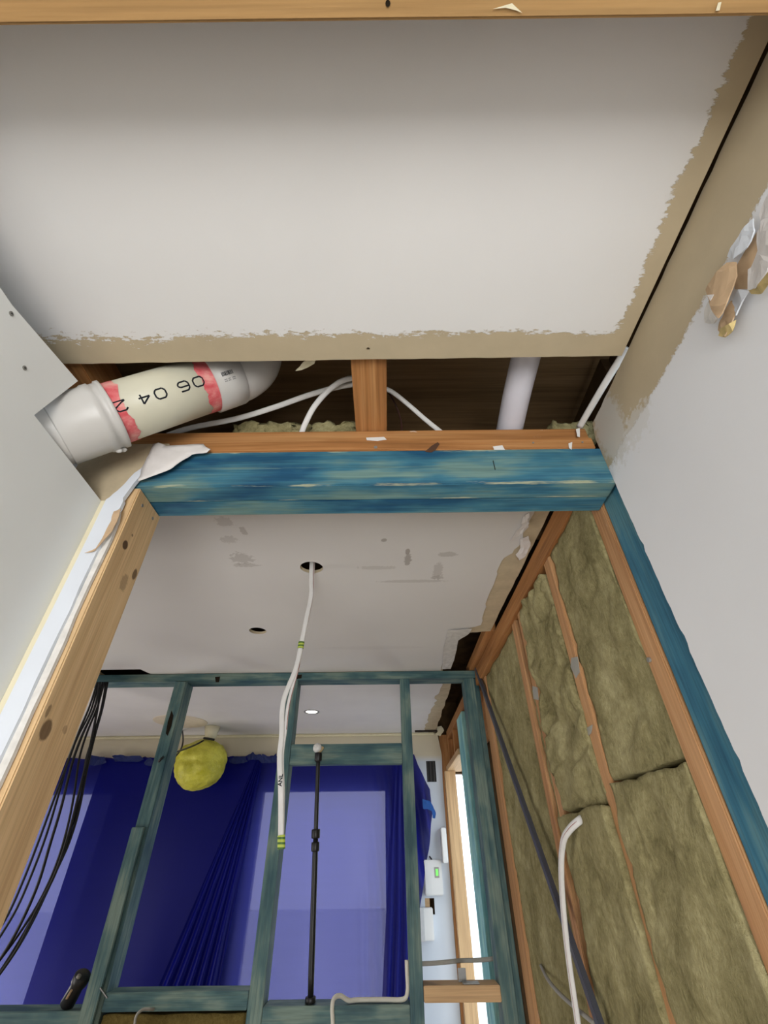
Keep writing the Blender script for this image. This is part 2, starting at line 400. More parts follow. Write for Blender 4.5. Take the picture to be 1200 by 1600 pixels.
# middle room
holes = [circle(-.223, 1.164, .035), circle(-.496, 1.633, .033)]
outl = [(-2.5, .71), (.385, .71)] + jag((.432, .71), (.414, 1.665), 24, .0012, 5) + jag((.414, 1.665), (.262, 1.69), 6, .003, 6) + jag((.262, 1.69), (.272, 2.11), 8, .003, 7) + [(.272, 2.209), (-1.10, 2.209), (-1.115, 2.12), (-1.135, 2.05), (-1.36, 2.052), (-1.36, 2.209), (-2.5, 2.209)]
mr = struct(plate('ceiling.001', outl, holes, .010, ceil_f(.7015), m_tan))
m_skin = None
G = (.36, .33, .30)
marks = []
for x, y, rx, ry, a, rag in [(600, 844, 5, 3, .8, .3), (637, 862, 4, 5, .9, .2), (637, 874, 6, 10, .8, .5), (700, 866, 16, 4, .45, .5), (684, 892, 8, 14, .4, .6), (683, 902, 10, 3, .5, .5), (645, 908, 56, 2.5, .35, .25),
                             (590, 887, 30, 3, .3, .5), (350, 815, 14, 8, .35, .8), (380, 829, 6, 7, .5, .6), (358, 843, 14, 6, .35, .8), (378, 873, 18, 9, .45, .9), (385, 883, 22, 3, .4, .6), (580, 1012, 90, 3, .10, .2)]:
    a0, a1, a2 = P(x, y, Z=.70), P(x+rx, y, Z=.70), P(x, y-ry, Z=.70)
    marks.append((tuple(a0), (max(abs(a1.x-a0.x), .001), max(abs(a2.y-a0.y), .001), .05), G+(a,), rag))
n = NT('painted_ceiling_with_scars'); pv = n.noise(n.oc(), 4, 3)
c = n.spots(n.mix(pv, (.70, .68, .655, 1), (.65, .63, .61, 1)), marks); n.bump(n.noise(n.oc(), 220, 3), .06, .001); m_skin = n.fin(c, .75, .15)
sk = [(-2.5, .71), (.372, .71)] + jag((.392, .80), (.384, 1.06), 9, .007, 11) + jag((.384, 1.06), (.352, 1.14), 5, .006, 12) + jag((.352, 1.14), (.352, 1.36), 8, .004, 13) + jag((.352, 1.36), (.366, 1.60), 8, .004, 14) + jag((.366, 1.60), (.300, 1.645), 4, .004, 15) + jag((.300, 1.645), (.25, 1.69), 4, .004, 16) + jag((.25, 1.69), (.262, 2.11), 9, .004, 17) + [(.262, 2.119), (-1.118, 2.119), (-1.138, 2.052), (-1.36, 2.053), (-1.36, 2.119), (-2.5, 2.119)]
plate('paint_skin', sk, holes, .0018, ceil_f(.6997), m_skin, mr)
flap('torn_flake', [P(x, y, Z=.694) for x, y in [(812, 842), (826, 838), (829, 852), (822, 868), (812, 874), (806, 866), (814, 858)]], m_paper, mr, .001, .004, 3)
flap('torn_flake', [P(x, y, Z=.695) for x, y in [(818, 806), (828, 802), (826, 818), (816, 832), (806, 840), (798, 846), (806, 830), (814, 822)]], m_paper, mr, .001, .004, 5)
flap('torn_flake', [P(x, y, Z=.693) for x, y in [(700, 985), (738, 982), (733, 990), (716, 1000), (712, 1022), (704, 1045), (690, 1045), (694, 1010)]], plain('loose_tape', (.60, .58, .55, 1), .7, .2, .12, 40), mr, .001, .003, 6)
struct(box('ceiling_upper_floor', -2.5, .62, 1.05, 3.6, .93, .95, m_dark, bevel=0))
# far room ceiling, torn along the right
outl = [(-2.5, 2.211), (.270, 2.211)] + jag((.335, 2.211), (.345, 3.44), 30, .004, 21) + [(.345, YF), (-2.5, YF)]
fr = struct(plate('ceiling.002', outl, [circle(-.451, 2.836, .038)], .010, ceil_f(.7015), m_tan))
sk = [(-2.5, 2.211), (.27, 2.211)] + jag((.285, 2.211), (.262, 3.40), 26, .012, 22) + [(.30, YF), (-2.5, YF)]
plate('paint_skin', sk, [circle(-.451, 2.836, .038)], .0018, ceil_f(.6997), plain('far_ceiling_paint', (.72, .69, .66, 1), .7, .2, .03, 5), fr)
# far wall with its two windows
WT, WB = .404, -1.0
win = [rect(.025-.895, .025, WB, WT), rect(-2.45, -1.80, WB, WT)]
o = P(672, 1190, Y=YF); vent = rect(o.x-.028, o.x+.036, .40, .525)
o = P(671, 1414, Y=YF); box_hole = rect(o.x-.025, o.x+.030, o.z-.042, o.z+.030)
m_far = NT('far_wall_paint'); m_far = m_far.fin(m_far.mix(m_far.n('MapRange', ins={0: m_far.n('SeparateXYZ', 2, {0: m_far.oc()}), 1: .52, 2: .56, 3: 0.0, 4: 1.0}), (.66, .70, .76, 1), col(214, 204, 180, 1.0)), .7, .2)
wf = struct(plate('wall_far', [(-2.5, FL), (.365, FL), (.372, .40), (.38, .56), (.36, .70), (-2.5, .70)], win+[vent, box_hole], .012, lambda u, v, w_: (u, YF+w_, v), m_far))
struct(plate('wall_far_outer', [(-2.6, FL), (.40, FL), (.40, .46), (.62, .46), (.62, .95), (-2.6, .95)], win, .05, lambda u, v, w_: (u, YF+.10+w_, v), m_dark))
tr = struct(box('trim_1', -2.5, .34, YF-.025, YF-.0005, .682, .6995, m_cream, bevel=.008))
struct(box('wall_room_left', -2.56, -2.5, .70, 3.6, FL, .95, m_white, bevel=0))
struct(plate('wall_room_near', rect(-2.5, -.57, FL, .95), [], .02, lambda u, v, w_: (u, .685+w_, v), m_white))
# outer lining of the right wall: the doorway is open
struct(plate('wall_right_outer', [(.62, FL), (2.84, FL), (2.84, .455), (3.62, .455), (3.62, .95), (.62, .95)], [], .02, lambda u, v, w_: (.530+w_, u, v), m_dark))
glass = NT('window_glass'); glass.put(glass.b.inputs['Transmission Weight'], 1.0); glass.put(glass.b.inputs['IOR'], 1.05); glass = glass.fin((.95, .97, .97, 1), .02, .4)
for i, (a, b) in enumerate(((.025-.895, .025), (-2.45, -1.80))):
    wn = struct(box('window_%d' % (i+1), a, b, YF+.03, YF+.09, WT-.045, WT, m_white))
    for q in ((a, a+.04, WB, WT-.045), (b-.04, b, WB, WT-.045), (a+.04, b-.04, WB, WB+.05)):
        box('window_frame', q[0], q[1], YF+.03, YF+.09, q[2], q[3], m_white, wn)
    box('window_pane', a+.04, b-.04, YF+.058, YF+.062, WB+.05, WT-.045, glass, wn, 0)

# ------------------------------------------------------------------ near timbers
b = timber('ceiling_beam', -.80, .60, -.10, .040, .600, .693, m_beam); tag(b, 'smooth honey-coloured pine beam crossing the top of the near white ceiling', 'beam')
for x, y, r in ((606, 5, .0022),):
    q = P(x, y, Z=.600); bm = bmesh.new(); sweep(bm, [q+Vector((0, 0, -.0008)), q+Vector((0, 0, .003))], r, n=10); from_bm('nail_head', bm, m_hole, b_ := b) if False else None
    o = from_bm('nail_hole', bm, m_hole); o.parent = b; o.matrix_parent_inverse = Matrix.Translation(-b.location); o['label'] = 'dark nail hole'
for pts in ([(770, 14), (800, 5), (816, 20), (806, 16), (790, 12)], [(1118, 17), (1122, 4), (1127, 3), (1124, 16)]):
    o = flap('paint_scuff', [P(x, y, Z=.5995) for x, y in pts], m_cream, None, .0004, .0001); o.parent = b; o.matrix_parent_inverse = Matrix.Translation(-b.location)

li = empty('door_lintel', (0, YH+.045, HZ0), 'blue-stained double timber lintel spanning the top of the doorway', 'lintel')
timber('plank', -.508, .437, YH, YH+.045, HZ0, HZ1, m_lintel, li); timber('plank', -.508, .437, YH+.0458, YH+.0905, HZ0+.001, HZ1, m_blue, li)
for x, y in ((772, 727),):
    q = P(x, y, Y=YH); timber_ab('crack', q+Vector((0, -.0004, -.012)), q+Vector((0, -.0004, .012)), .0012, .0012, (0, -1, 0), m_hole, li, 0)

tp = empty('top_plate', (0, .662, HZ1), 'two orange-brown plates stacked on the blue lintel, flecked with white paint', 'timber')
timber('lower_plate', -.58, .425, YH+.001, YH+.09, HZ1+.001, .6715, m_oldw, tp); timber('upper_plate', -.58, .425, YH+.008, YH+.09, .6722, .7085, m_oldw, tp)
for x, y, r in ((587, 699, .0035), (833, 692, .002), (910, 691, .002)):
    q = P(x, y, Y=YH); bm = bmesh.new(); sweep(bm, [q+Vector((0, -.0012, 0)), q+Vector((0, .004, 0))], r, n=10); from_bm('nail_head', bm, m_steel, tp)
flap('knot', [P(x, y, Y=YH-.0004) for x, y in [(664, 706), (674, 697), (684, 691), (687, 694), (680, 704), (674, 707)]], plain('dark_knot', (.09, .045, .025, 1), .7), tp, .0005, .0001)
for pts in ([(572, 684), (600, 683), (604, 687), (590, 689), (573, 688)], [(770, 698), (785, 696), (789, 703), (772, 703)], [(900, 671), (906, 669), (906, 683), (902, 682)], [(888, 693), (894, 691), (893, 703), (889, 700)]):
    flap('paint_fleck', [P(x, y, Y=YH-.0005) for x, y in pts], m_white, tp, .0006, .0004)
jo = timber('ceiling_batten', -.057, .0085, .41, .82, .7092, .745, m_oldw); tag(jo, 'short orange-brown batten bridging the gap from near ceiling to top plate', 'batten')
jl = timber('ceiling_joist', -.60, -.545, .30, .98, .7065, .80, m_old); tag(jl, 'dark brown joist in the ceiling gap above the pipe elbow', 'joist')

KN = lambda x, y, rx, rz, a=.85: None
post_x0, post_x1 = -.508, -.4535
pcz = (FL+HZ0)/2
knots = []
for x, y, ra, rb, a, rg in [(196, 851, .008, .009, .85, .10), (210, 897, .007, .012, .7, .15), (72, 1140, .011, .014, .7, .12), (194, 910, .010, .016, .35, .5), (76, 1110, .004, .009, .5, .3), (207, 836, .003, .003, .6, .3), (102, 1139, .006, .006, .3, .6)]:
    q = P(x, y, X=post_x1)                   # side face of the post; local x runs up, y runs to depth
    knots.append(((q.z-pcz, q.y-.662, (post_x0+post_x1)/2-post_x1), (rb, ra, .03), (.085, .045, .022, min(1, a*1.15)), rg))
m_post = wood('new_pine', col(170, 138, 100, 1.35), col(190, 160, 120, 1.35), col(202, 174, 134, 1.35), knots)
po = timber('door_post', post_x0, post_x1, YH, YH+.090, FL, HZ0-.001, m_post); tag(po, 'new knotty pine post at the left side of the doorway', 'post')
for x, y in ((222, 790), (238, 810)):
    q = P(x, y, X=post_x1); bm = bmesh.new(); sweep(bm, [q+Vector((.0012, 0, 0)), q+Vector((-.003, 0, 0))], .0032, n=12)
    o = from_bm('screw', bm, m_steel); o.parent = po; o.matrix_parent_inverse = (Matrix.Translation(po.location) @ po.rotation_euler.to_matrix().to_4x4()).inverted()
# wall lining edge in front of the post: cream end board, white corner strip, tan end of the old board above
ed = empty('lining_edge', (-.49, .61, 0), 'layered cream and white wall lining edge left of the new pine post', 'lining')
plate('cream_board', [(-.5095, FL), (-.484, FL), (-.484, .512), (-.5095, .512)], [], .006, lambda u, v, w_: (u, .610+w_, v), m_cream, ed, keep=False)
st = [(-.497, FL), (-.4755, FL)] + jag((-.4755, FL), (-.470, .40), 40, .0012, 31) + jag((-.470, .40), (-.466, .53), 10, .0025, 32) + jag((-.463, .535), (-.448, .60), 5, .002, 33) + jag((-.452, .61), (-.475, .555), 5, .003, 34) + jag((-.476, .55), (-.497, .51), 6, .002, 35) + jag((-.497, .51), (-.497, FL), 30, .0006, 36)
plate('corner_strip', st, [], .008, lambda u, v, w_: (u, .604+w_, v), m_cool, ed, keep=False)
plate('plaster_edge', [(-.475, FL)] + jag((-.4685, FL), (-.461, .50), 50, .0018, 37) + [(-.470, .50)], [], .006, lambda u, v, w_: (u, .609+w_, v), m_core, ed, keep=False)
flap('torn_paper', [P(x, y, Y=.600) for x, y in [(132, 864), (148, 860), (158, 850), (176, 830), (184, 808), (190, 795), (178, 800), (170, 822), (160, 842), (150, 856)]], m_btan, ed, .001, .002, 8)
tb = empty('old_wall_board', (-.47, .605, .58), 'shadowed tan end of old wall board beneath the fat pipe', 'board')
plate('board', [(-.59, .513)] + [(-.482, .513), (-.455, .575), (-.44, .64), (-.43, .66), (-.59, .66)], [], .005, lambda u, v, w_: (u, .6105+w_, v), m_tan, tb, keep=False)
fl_pts = []
for x, y, dy in [(240, 694, .016), (250, 692, .017), (258, 697, .017), (318, 694, .014), (322, 698, .014), (328, 702, .013), (322, 708, .013), (300, 711, .014), (285, 720, .016), (270, 731, .017), (245, 742, .017), (216, 752, .014), (220, 738, .013), (230, 715, .014)]:
    fl_pts.append(P(x, y, Y=YH-dy))
tag(flap('torn_paper_flap', fl_pts, m_paper, None, .001, .0025, 4, 3, True), 'torn white paper flap hanging over the left end of the blue lintel', 'paper')

bp = timber('door_post', .4412, .52, YH, .692, FL, .6385, m_bluepost); tag(bp, 'deep blue stained post beside the cut edge of the right white wall', 'post')

# ------------------------------------------------------------------ torn plaster on the right wall
tpz = empty('torn_plaster', P(1150, 430, X=.427), 'torn paper and broken plaster bulging from the right wall', 'plaster')
def wallflap(name, pts, mat, seed, th=.0016, wr_=.003): return flap(name, [P(x, y, X=.427-l) for x, y, l in pts], mat, tpz, th, wr_, seed, 2)
wallflap('brown_paper_flap', [(1104, 455, .012), (1120, 425, .016), (1136, 408, .014), (1152, 412, .012), (1154, 430, .014), (1146, 452, .018), (1136, 474, .022), (1122, 498, .022), (1112, 478, .020)], m_btan, 1)
wallflap('plaster_flake', [(1107, 470, .014), (1116, 485, .02), (1122, 500, .021), (1116, 506, .012), (1106, 502, .008), (1103, 488, .008)], m_core, 2)
wallflap('white_scrape', [(1136, 404, .004), (1144, 385, .004), (1160, 362, .005), (1178, 340, .004), (1181, 360, .010), (1165, 388, .012), (1150, 405, .010)], m_cool, 3)
wallflap('white_scrape', [(1186, 338, .004), (1194, 318, .004), (1206, 296, .004), (1212, 340, .010), (1196, 352, .008)], m_paper, 4)
wallflap('bare_board', [(1150, 418, .002), (1166, 392, .002), (1184, 362, .002), (1188, 395, .002), (1178, 420, .002), (1172, 452, .002), (1150, 452, .002), (1148, 440, .002)], m_btan, 5, .001, .0005)
wallflap('white_paper_curl', [(1185, 360, .014), (1194, 345, .018), (1210, 338, .02), (1214, 400, .024), (1198, 425, .022), (1182, 448, .016), (1172, 453, .008), (1170, 420, .008), (1182, 402, .012)], m_paper, 6, .0018, .005)
wallflap('yellow_plaster_edge', [(1172, 453, .005), (1186, 444, .012), (1200, 428, .016), (1210, 424, .016), (1210, 440, .010), (1190, 456, .006), (1178, 459, .004)], m_yplast, 7)
wallflap('torn_hole_edge', [(1124, 516, .004), (1128, 500, .006), (1136, 484, .006), (1146, 470, .005), (1152, 488, .004), (1146, 508, .008), (1136, 524, .010), (1128, 526, .008)], m_btan, 8)
wallflap('yellow_plaster_lump', [(1126, 514, .010), (1138, 506, .014), (1148, 500, .010), (1142, 516, .012), (1132, 526, .010), (1124, 524, .008)], m_yplast, 9)
wallflap('white_chip', [(1106, 461, .019), (1116, 460, .020), (1111, 470, .020)], m_paper, 10, .001, .0005)
wallflap('white_paper_curl', [(1146, 474, .004), (1156, 450, .006), (1172, 454, .006), (1160, 474, .008), (1152, 492, .008)], m_cool, 11)

# ------------------------------------------------------------------ soil pipe in the ceiling gap
A, B = P(176, 648, Y=.505), P(322, 601, Y=.525)
ax = (B-A).normalized(); LAB = (B-A).length
nv = -((A+B)/2).normalized(); nv = (nv-ax*nv.dot(ax)).normalized(); tv = ax.cross(nv)
if tv.z < 0: tv = -tv
sp = empty('soil_pipe', A, 'fat cream drain pipe with pink glue bands running through the ceiling gap', 'pipe')
r0, r1 = .0535, .0585
def axpt(s): return A+ax*s
def lathe_ax(name, prof, mat): 
    bm = bmesh.new(); sweep(bm, [axpt(s) for s, _ in prof], [r for _, r in prof], n=48, cap=True, nrm=nv); return from_bm(name, bm, mat, sp, smooth=True)
lathe_ax('pipe', [(-.06, r0), (LAB+.05, r0)], m_pvc)
lathe_ax('socket', [(-.088, r1-.003), (-.0865, r1-.0005), (-.086, r1), (-.030, r1), (-.026, r1+.002), (-.016, r1+.002), (-.014, r1-.0005), (-.006, r1-.0003), (-.004, r1+.0022), (.002, r1+.0022), (.003, r0+.001)], m_fit)
lathe_ax('socket', [(LAB+.004, r0+.001), (LAB+.005, r1), (LAB+.058, r1), (LAB+.0585, r1-.001), (LAB+.062, r1-.0012), (LAB+.0625, r1-.003)], m_fit)
def primer(s0, s1, seed):
    bm = bmesh.new(); n = 96; ra_, rb_ = [], []
    for k in range(n):
        a = 2*math.pi*k/n
        w0 = s0; w1 = s1 + .010*noise.noise(Vector((math.cos(a)*2.2, math.sin(a)*2.2, seed))) + .003*noise.noise(Vector((math.cos(a)*9, math.sin(a)*9, seed)))
        if s1 < s0: w0, w1 = w1, w0
        d = nv*math.cos(a)+tv*math.sin(a)
        ra_.append(bm.verts.new(axpt(w0)+d*(r0+.0005))); rb_.append(bm.verts.new(axpt(w1)+d*(r0+.0005)))
    for k in range(n): bm.faces.new((ra_[k], ra_[(k+1) % n], rb_[(k+1) % n], rb_[k]))
    nn = NT('pink_primer'); f = nn.noise(nn.mul(nn.oc(), (20, 60, 60)), 1.0, 4)
    mt = nn.fin(nn.ramp(f, [(.35, col(196, 78, 84, 1.1)), (.5, col(206, 110, 112, 1.1)), (.65, col(214, 150, 142, 1.1))]), .5, .3)
    return from_bm('primer_band', bm, mt, sp, smooth=True)
primer(.003, .021, 1.3); primer(LAB+.005, LAB-.018, 4.2)
# left elbow turns down behind the panel, right elbow turns up above the ceiling
def arc(p, d, e, R, ang, n=10): return [p + d*(R*math.sin(ang*k/n)) + e*(R*(1-math.cos(ang*k/n))) for k in range(n+1)]
dn = Vector((-.8, .02, -1)); d0 = -ax; e0 = (dn-d0*dn.dot(d0)).normalized()
pl = [axpt(-.082)] + arc(axpt(-.088), d0, e0, .10, math.radians(48), 12); pl.append(pl[-1]+(pl[-1]-pl[-2]).normalized()*.13)
bm = bmesh.new(); sweep(bm, pl, r1-.003, n=40); from_bm('elbow', bm, m_fit, sp, smooth=True)
upv = Vector((.15, -.10, 1)); d1 = ax; e1 = (upv-d1*upv.dot(d1)).normalized()
pr_ = [axpt(LAB+.055)] + arc(axpt(LAB+.060), d1, e1, .085, math.radians(80), 14); pr_.append(pr_[-1]+(pr_[-1]-pr_[-2]).normalized()*.06)
bm = bmesh.new(); sweep(bm, pr_, r1-.003, n=40); from_bm('elbow', bm, m_fit, sp, smooth=True)
for s, ph in ((-.012, -1.45), (-.020, -1.3)):                       # glue drips under the socket rim
    q = axpt(s)+(nv*math.cos(ph)+tv*math.sin(ph))*(r1+.003); bm = bmesh.new(); bmesh.ops.create_icosphere(bm, subdivisions=2, radius=.004)
    for v in bm.verts: v.co = q+Vector((v.co.x*1.6, v.co.y, v.co.z*1.2))
    from_bm('glue_drip', bm, m_fit, sp, smooth=True)
# stamped date, upside down: 06 04 2
GL = {'0': [[(.2, 0), (.8, 0), (1, .25), (1, .75), (.8, 1), (.2, 1), (0, .75), (0, .25), (.2, 0)]], '6': [[(.9, 1), (.2, 1), (0, .75), (0, .25), (.2, 0), (.8, 0), (1, .2), (1, .4), (.8, .55), (0, .55)]],
      '4': [[(.75, 0), (.75, 1), (0, .35), (1, .35)]], '2': [[(0, .8), (.2, 1), (.8, 1), (1, .8), (1, .6), (0, .0), (1, .0)]]}
ch_w, ch_h, arc_r = .0185, .0165, r0+.0004
def onpipe(s, h, r=None): 
    a = h/r0; return axpt(s)+(nv*math.cos(a)+tv*math.sin(a))*(r or arc_r)
for chx, cx in (('0', 300), ('6', 277), ('0', 242), ('4', 219), ('2', 186), ('0', 168)):
    s_c = (cx-176)/(322-176)*LAB; h_c = .009; bm = bmesh.new()
    for st_ in GL[chx]:
        for (u0, v0), (u1, v1) in zip(st_[:-1], st_[1:]):
            m_ = max(2, int(4*math.hypot(u1-u0, v1-v0)))
            pts = [(s_c-(u0+(u1-u0)*k/m_-.5)*ch_w, h_c-(v0+(v1-v0)*k/m_-.5)*ch_h) for k in range(m_+1)]   # turned by half a turn
            sweep(bm, [onpipe(*p) for p in pts], .0014, .0004, 6, nrm=nv)
    from_bm('stamped_digit', bm, m_ink, sp)['label'] = 'black stamped digit, upside down'
bm = bmesh.new(); rnd = random.Random(5); s0_ = LAB+.018; x_ = 0
while x_ < .022:
    w_ = rnd.choice((.0006, .0009, .0014))
    sweep(bm, [onpipe(s0_+x_, .004, r1+.0004), onpipe(s0_+x_, .011, r1+.0004)], w_/2, .0003, 4, nrm=nv); x_ += w_+rnd.choice((.0004, .0007))
for k in range(14):
    if k in (4, 8, 9): continue
    for h_ in (-.0025, -.0055): sweep(bm, [onpipe(s0_+.001+k*.0016, h_, r1+.0004), onpipe(s0_+.001+k*.0016, h_+.0016, r1+.0004)], .0004, .0002, 4, nrm=nv)
stuff(from_bm('barcode_print', bm, m_ink, sp))['label'] = 'small black barcode print'

wp = tag(tube('waste_pipe', [P(795, 676, Z=.735), P(808, 614, Z=.755), P(823, 552, Z=.775), P(838, 490, Z=.79)], .028, m_wpipe, n=28), 'slim white waste pipe crossing the ceiling gap right of the batten', 'pipe')

# cables in the gap (flat, twin core)
def flat(name, px, wid, thk, mat, label, group=None, nrm=None, parent=None):
    pts = [P(x, y, **{k: v}) for x, y, k, v in px]
    o = tube(name, pts, wid/2, mat, parent, rb=thk/2, n=10, nrm=nrm or tuple(-sum((p for p in pts), Vector()).normalized()), sub=8)
    return tag(o, label, 'cable', group) if label else o
GC = 'white cables in the ceiling gap'
flat('flat_cable', [(262, 680, 'Z', .735), (300, 668, 'Z', .745), (370, 654, 'Z', .76), (430, 636, 'Z', .78), (490, 615, 'Z', .80), (548, 601, 'Z', .81), (600, 600, 'Z', .81)], .012, .005, m_cable_w, 'long white flat cable sweeping from under the fat pipe towards the batten', GC)
flat('flat_cable', [(470, 682, 'Z', .71), (476, 664, 'Z', .725), (492, 634, 'Z', .755), (518, 606, 'Z', .785), (545, 592, 'Z', .80), (590, 590, 'Z', .80)], .012, .005, m_cable_w, 'short white flat cable arching over the plate left of the batten', GC)
flat('flat_cable', [(590, 604, 'Z', .80), (612, 612, 'Z', .80), (640, 634, 'Z', .78), (664, 655, 'Z', .75), (690, 676, 'Z', .715)], .010, .005, m_cable_w, 'white flat cable dropping to the plate right of the batten', GC)
flat('thin_cable', [(608, 614, 'Z', .83), (618, 632, 'Z', .83), (626, 655, 'Z', .80), (628, 676, 'Z', .76)], .004, .004, plain('brown_wire', col(70, 44, 38), .5), 'thin dark brown wire hanging in shadow right of the batten')
flat('flat_cable', [(980, 543, 'Z', .716), (970, 559, 'Z', .716), (940, 608, 'Z', .715), (905, 668, 'Z', .712)], .013, .007, m_cable_w, 'straight white flat cable beside the right end of the top plate', GC)
tag(flap('paper_scrap', [P(x, y, Z=.72) for x, y in [(462, 578), (470, 568), (482, 561), (496, 560), (492, 568), (480, 574), (472, 579)]], m_cream, None, .001, .003, 2), 'curled cream paper scrap hanging in the ceiling gap left of the batten', 'paper')

def fluffy(name, x0, x1, y0, y1, z0, z1, nx, ny, nz, amp, label, fq=14, seed=0, mat=m_batt, group=None, sm=True):
    """a soft block with a lumpy torn surface"""
    bm = bmesh.new(); vid = {}
    def vtx(i, j, k):
        if (i, j, k) not in vid:
            p = Vector((x0+(x1-x0)*i/nx, y0+(y1-y0)*j/ny, z0+(z1-z0)*k/nz)); q = p*fq+Vector((seed, seed*.7, 0))
            d = Vector([noise.fractal(q+Vector((e*31., 0, 0)), 1.0, 2.0, 4) for e in range(3)])
            cr = noise.noise(q*.35)
            rg = abs(noise.noise(q*1.3+Vector((0, 50, 0))))                 # creases
            vid[(i, j, k)] = bm.verts.new(p + d*amp + Vector((amp*1.2*cr + (.6*amp*max(0, 1-rg*7)), 0, 0)))
        return vid[(i, j, k)]
    def quad(*a): bm.faces.new([vtx(*q) for q in a])
    for i in range(nx):
        for j in range(ny):
            for k in (0, nz): quad((i, j, k), (i+1, j, k), (i+1, j+1, k), (i, j+1, k))
    for i in range(nx):
        for k in range(nz):
            for j in (0, ny): quad((i, j, k), (i+1, j, k), (i+1, j, k+1), (i, j, k+1))
    for j in range(ny):
        for k in range(nz):
            for i in (0, nx): quad((i, j, k), (i, j+1, k), (i, j+1, k+1), (i, j, k+1))
    o = from_bm(name, bm, mat, smooth=sm); return tag(o, label, 'insulation', group)
fluffy('insulation_clump', -.34, -.060, .655, .80, .7145, .772, 48, 24, 10, .014, 'ragged olive insulation clump on the top plate below the white cables', 26, 3)
fluffy('insulation_clump', .375, .47, .66, .80, .7145, .770, 18, 20, 10, .010, 'small shadowed insulation clump on the top plate right of the waste pipe', 26, 8)

# ------------------------------------------------------------------ right wall: framing and insulation
wfm = empty('timber_framing', (W+.045, 1.4, FL), 'brown timber framing of the right wall showing between the insulation batts', 'framing')
o = timber('top_plate', W-.008, W+.082, .70, 2.22, .632, .697, m_old, wfm); o.rotation_euler.z += .011
timber('top_plate', W-.018, W+.072, 2.23, 3.40, .640, .697, m_old, wfm)
for y0, y1 in ((.694, .737), (1.004, 1.049), (1.322, 1.364), (1.404, 1.449), (1.985, 2.085)):
    timber('stud', W, W+.09, y0, y1, FL, .631, m_stud, wfm)
timber('lining_batten', .398, .4365, 1.66, 2.20, .7025, .74, m_old, wfm)
q = P(1016, 1031, X=W); bm = bmesh.new(); sweep(bm, [q+Vector((-.004, 0, 0)), q+Vector((.004, 0, 0))], .004, n=10); from_bm('nail_head', bm, m_steel, wfm)
for pts in ([(893, 1028), (903, 1026), (906, 1050), (900, 1060), (892, 1042)], [(916, 1138), (926, 1132), (924, 1146), (920, 1150)], [(832, 1072), (840, 1074), (842, 1094), (834, 1092)]):
    flap('filler_patch', [P(x, y, X=W-.0006) for x, y in pts], m_grey, wfm, .0008, .0006)
XB = W+.004
GB = 'insulation batts in the right wall'
def batt(y0, y1, z0, z1, label, seed, xo=0, amp=.006, nk=None):
    ny, nz = max(6, int((y1-y0)/.006)), max(8, int((z1-z0)/.007))
    return fluffy('insulation_batt', XB+xo, W+.088, y0, y1, z0, z1, 3, ny, nz, amp, label, 9, seed, group=GB)
batt(.739, 1.001, .115, .628, 'upper olive insulation batt next to the blue doorway post', 1, -.002)
batt(.738, 1.006, -.75, .108, 'big lower olive insulation batt next to the blue doorway post', 2, -.010, .008)
batt(1.052, 1.319, .085, .612, 'ragged upper insulation batt hanging above the white cable loop', 3, -.008, .015)
batt(1.040, 1.330, -.78, .078, 'smooth grey-olive lower insulation batt behind the white cable loop', 4, -.016, .006)
batt(1.366, 1.402, -.8, .40, 'narrow insulation strip squeezed between the paired studs', 5, .006, .006)
batt(1.452, 1.982, -.8, .628, 'tall insulation batt crossed by the dark diagonal brace', 6, .004, .004)
br = tag(timber_ab('wall_brace', (W-.010, 2.112, .712), (W-.040, 1.02, -.56), .022, .012, (1, 0, 0), plain('grey_brace_metal', col(74, 76, 86, 1.0), .5, .4, .1, 20)), 'dark grey diagonal brace running down across the right wall insulation', 'brace')
loop = [(946, 1262, 'X', W+.045), (926, 1270, 'X', W+.020), (908, 1280, 'X', W-.012), (890, 1296, 'X', W-.030), (880, 1316, 'X', W-.038), (877, 1360, 'X', W-.04), (881, 1430, 'X', W-.04), (890, 1510, 'X', W-.04), (903, 1600, 'X', W-.04), (916, 1690, 'X', W-.04)]
cb = empty('cable_loop', P(885, 1400, X=W-.04), 'white flat cable with red stripe curling out of the right wall insulation', 'cable')
pts = [P(x, y, **{k: v}) for x, y, k, v in loop]; nrm = Vector((-1, -.5, 0)).normalized()
tube('sheath', pts, .0085, m_cable_w, cb, rb=.004, n=12, nrm=nrm, sub=8)
tube('stripe', [p+nrm*.0037+Vector((0, .0005, 0)) for p in pts], .0011, m_stripe, cb, rb=.0006, n=6, nrm=nrm, sub=8)
flat('thin_cable', [(845, 1508, 'X', W+.006), (856, 1530, 'X', W-.012), (872, 1550, 'X', W-.02), (896, 1572, 'X', W-.025), (930, 1600, 'X', W-.03)], .009, .006, m_grey, 'short grey cable poking out of the insulation left of the white loop')

# ------------------------------------------------------------------ the stud partition between the middle and far room
Y0, Y1 = 2.12, 2.209
pf = empty('stud_partition', (-.3, 2.165, FL), 'open teal-stained stud partition standing across the middle room', 'partition')
timber('top_plate', -2.4, .4355, Y0, Y1, .665, .699, m_teal, pf)
for x0, x1, tl in ((-1.53, -1.485, 0), (-.992, -.938, 0), (-.464, -.414, 0), (.066, .111, 0), (.366, .412, 0)):
    timber('stud', x0, x1, Y0, Y1, FL, .664, m_teal, pf)
timber('stud', .4135, .436, Y0+.012, Y1, FL, .664, m_teal, pf)
for x0, x1, z0, z1 in ((-1.484, -.993, -.425, -.38), (-.937, -.465, -.385, -.341), (-.413, .065, -.421, -.376)):
    timber('nogging', x0, x1, Y0, Y1, z0, z1, m_teal, pf)
timber('nogging', -.413, .065, Y0+.002, Y0+.045, .314, .392, m_teal, pf)
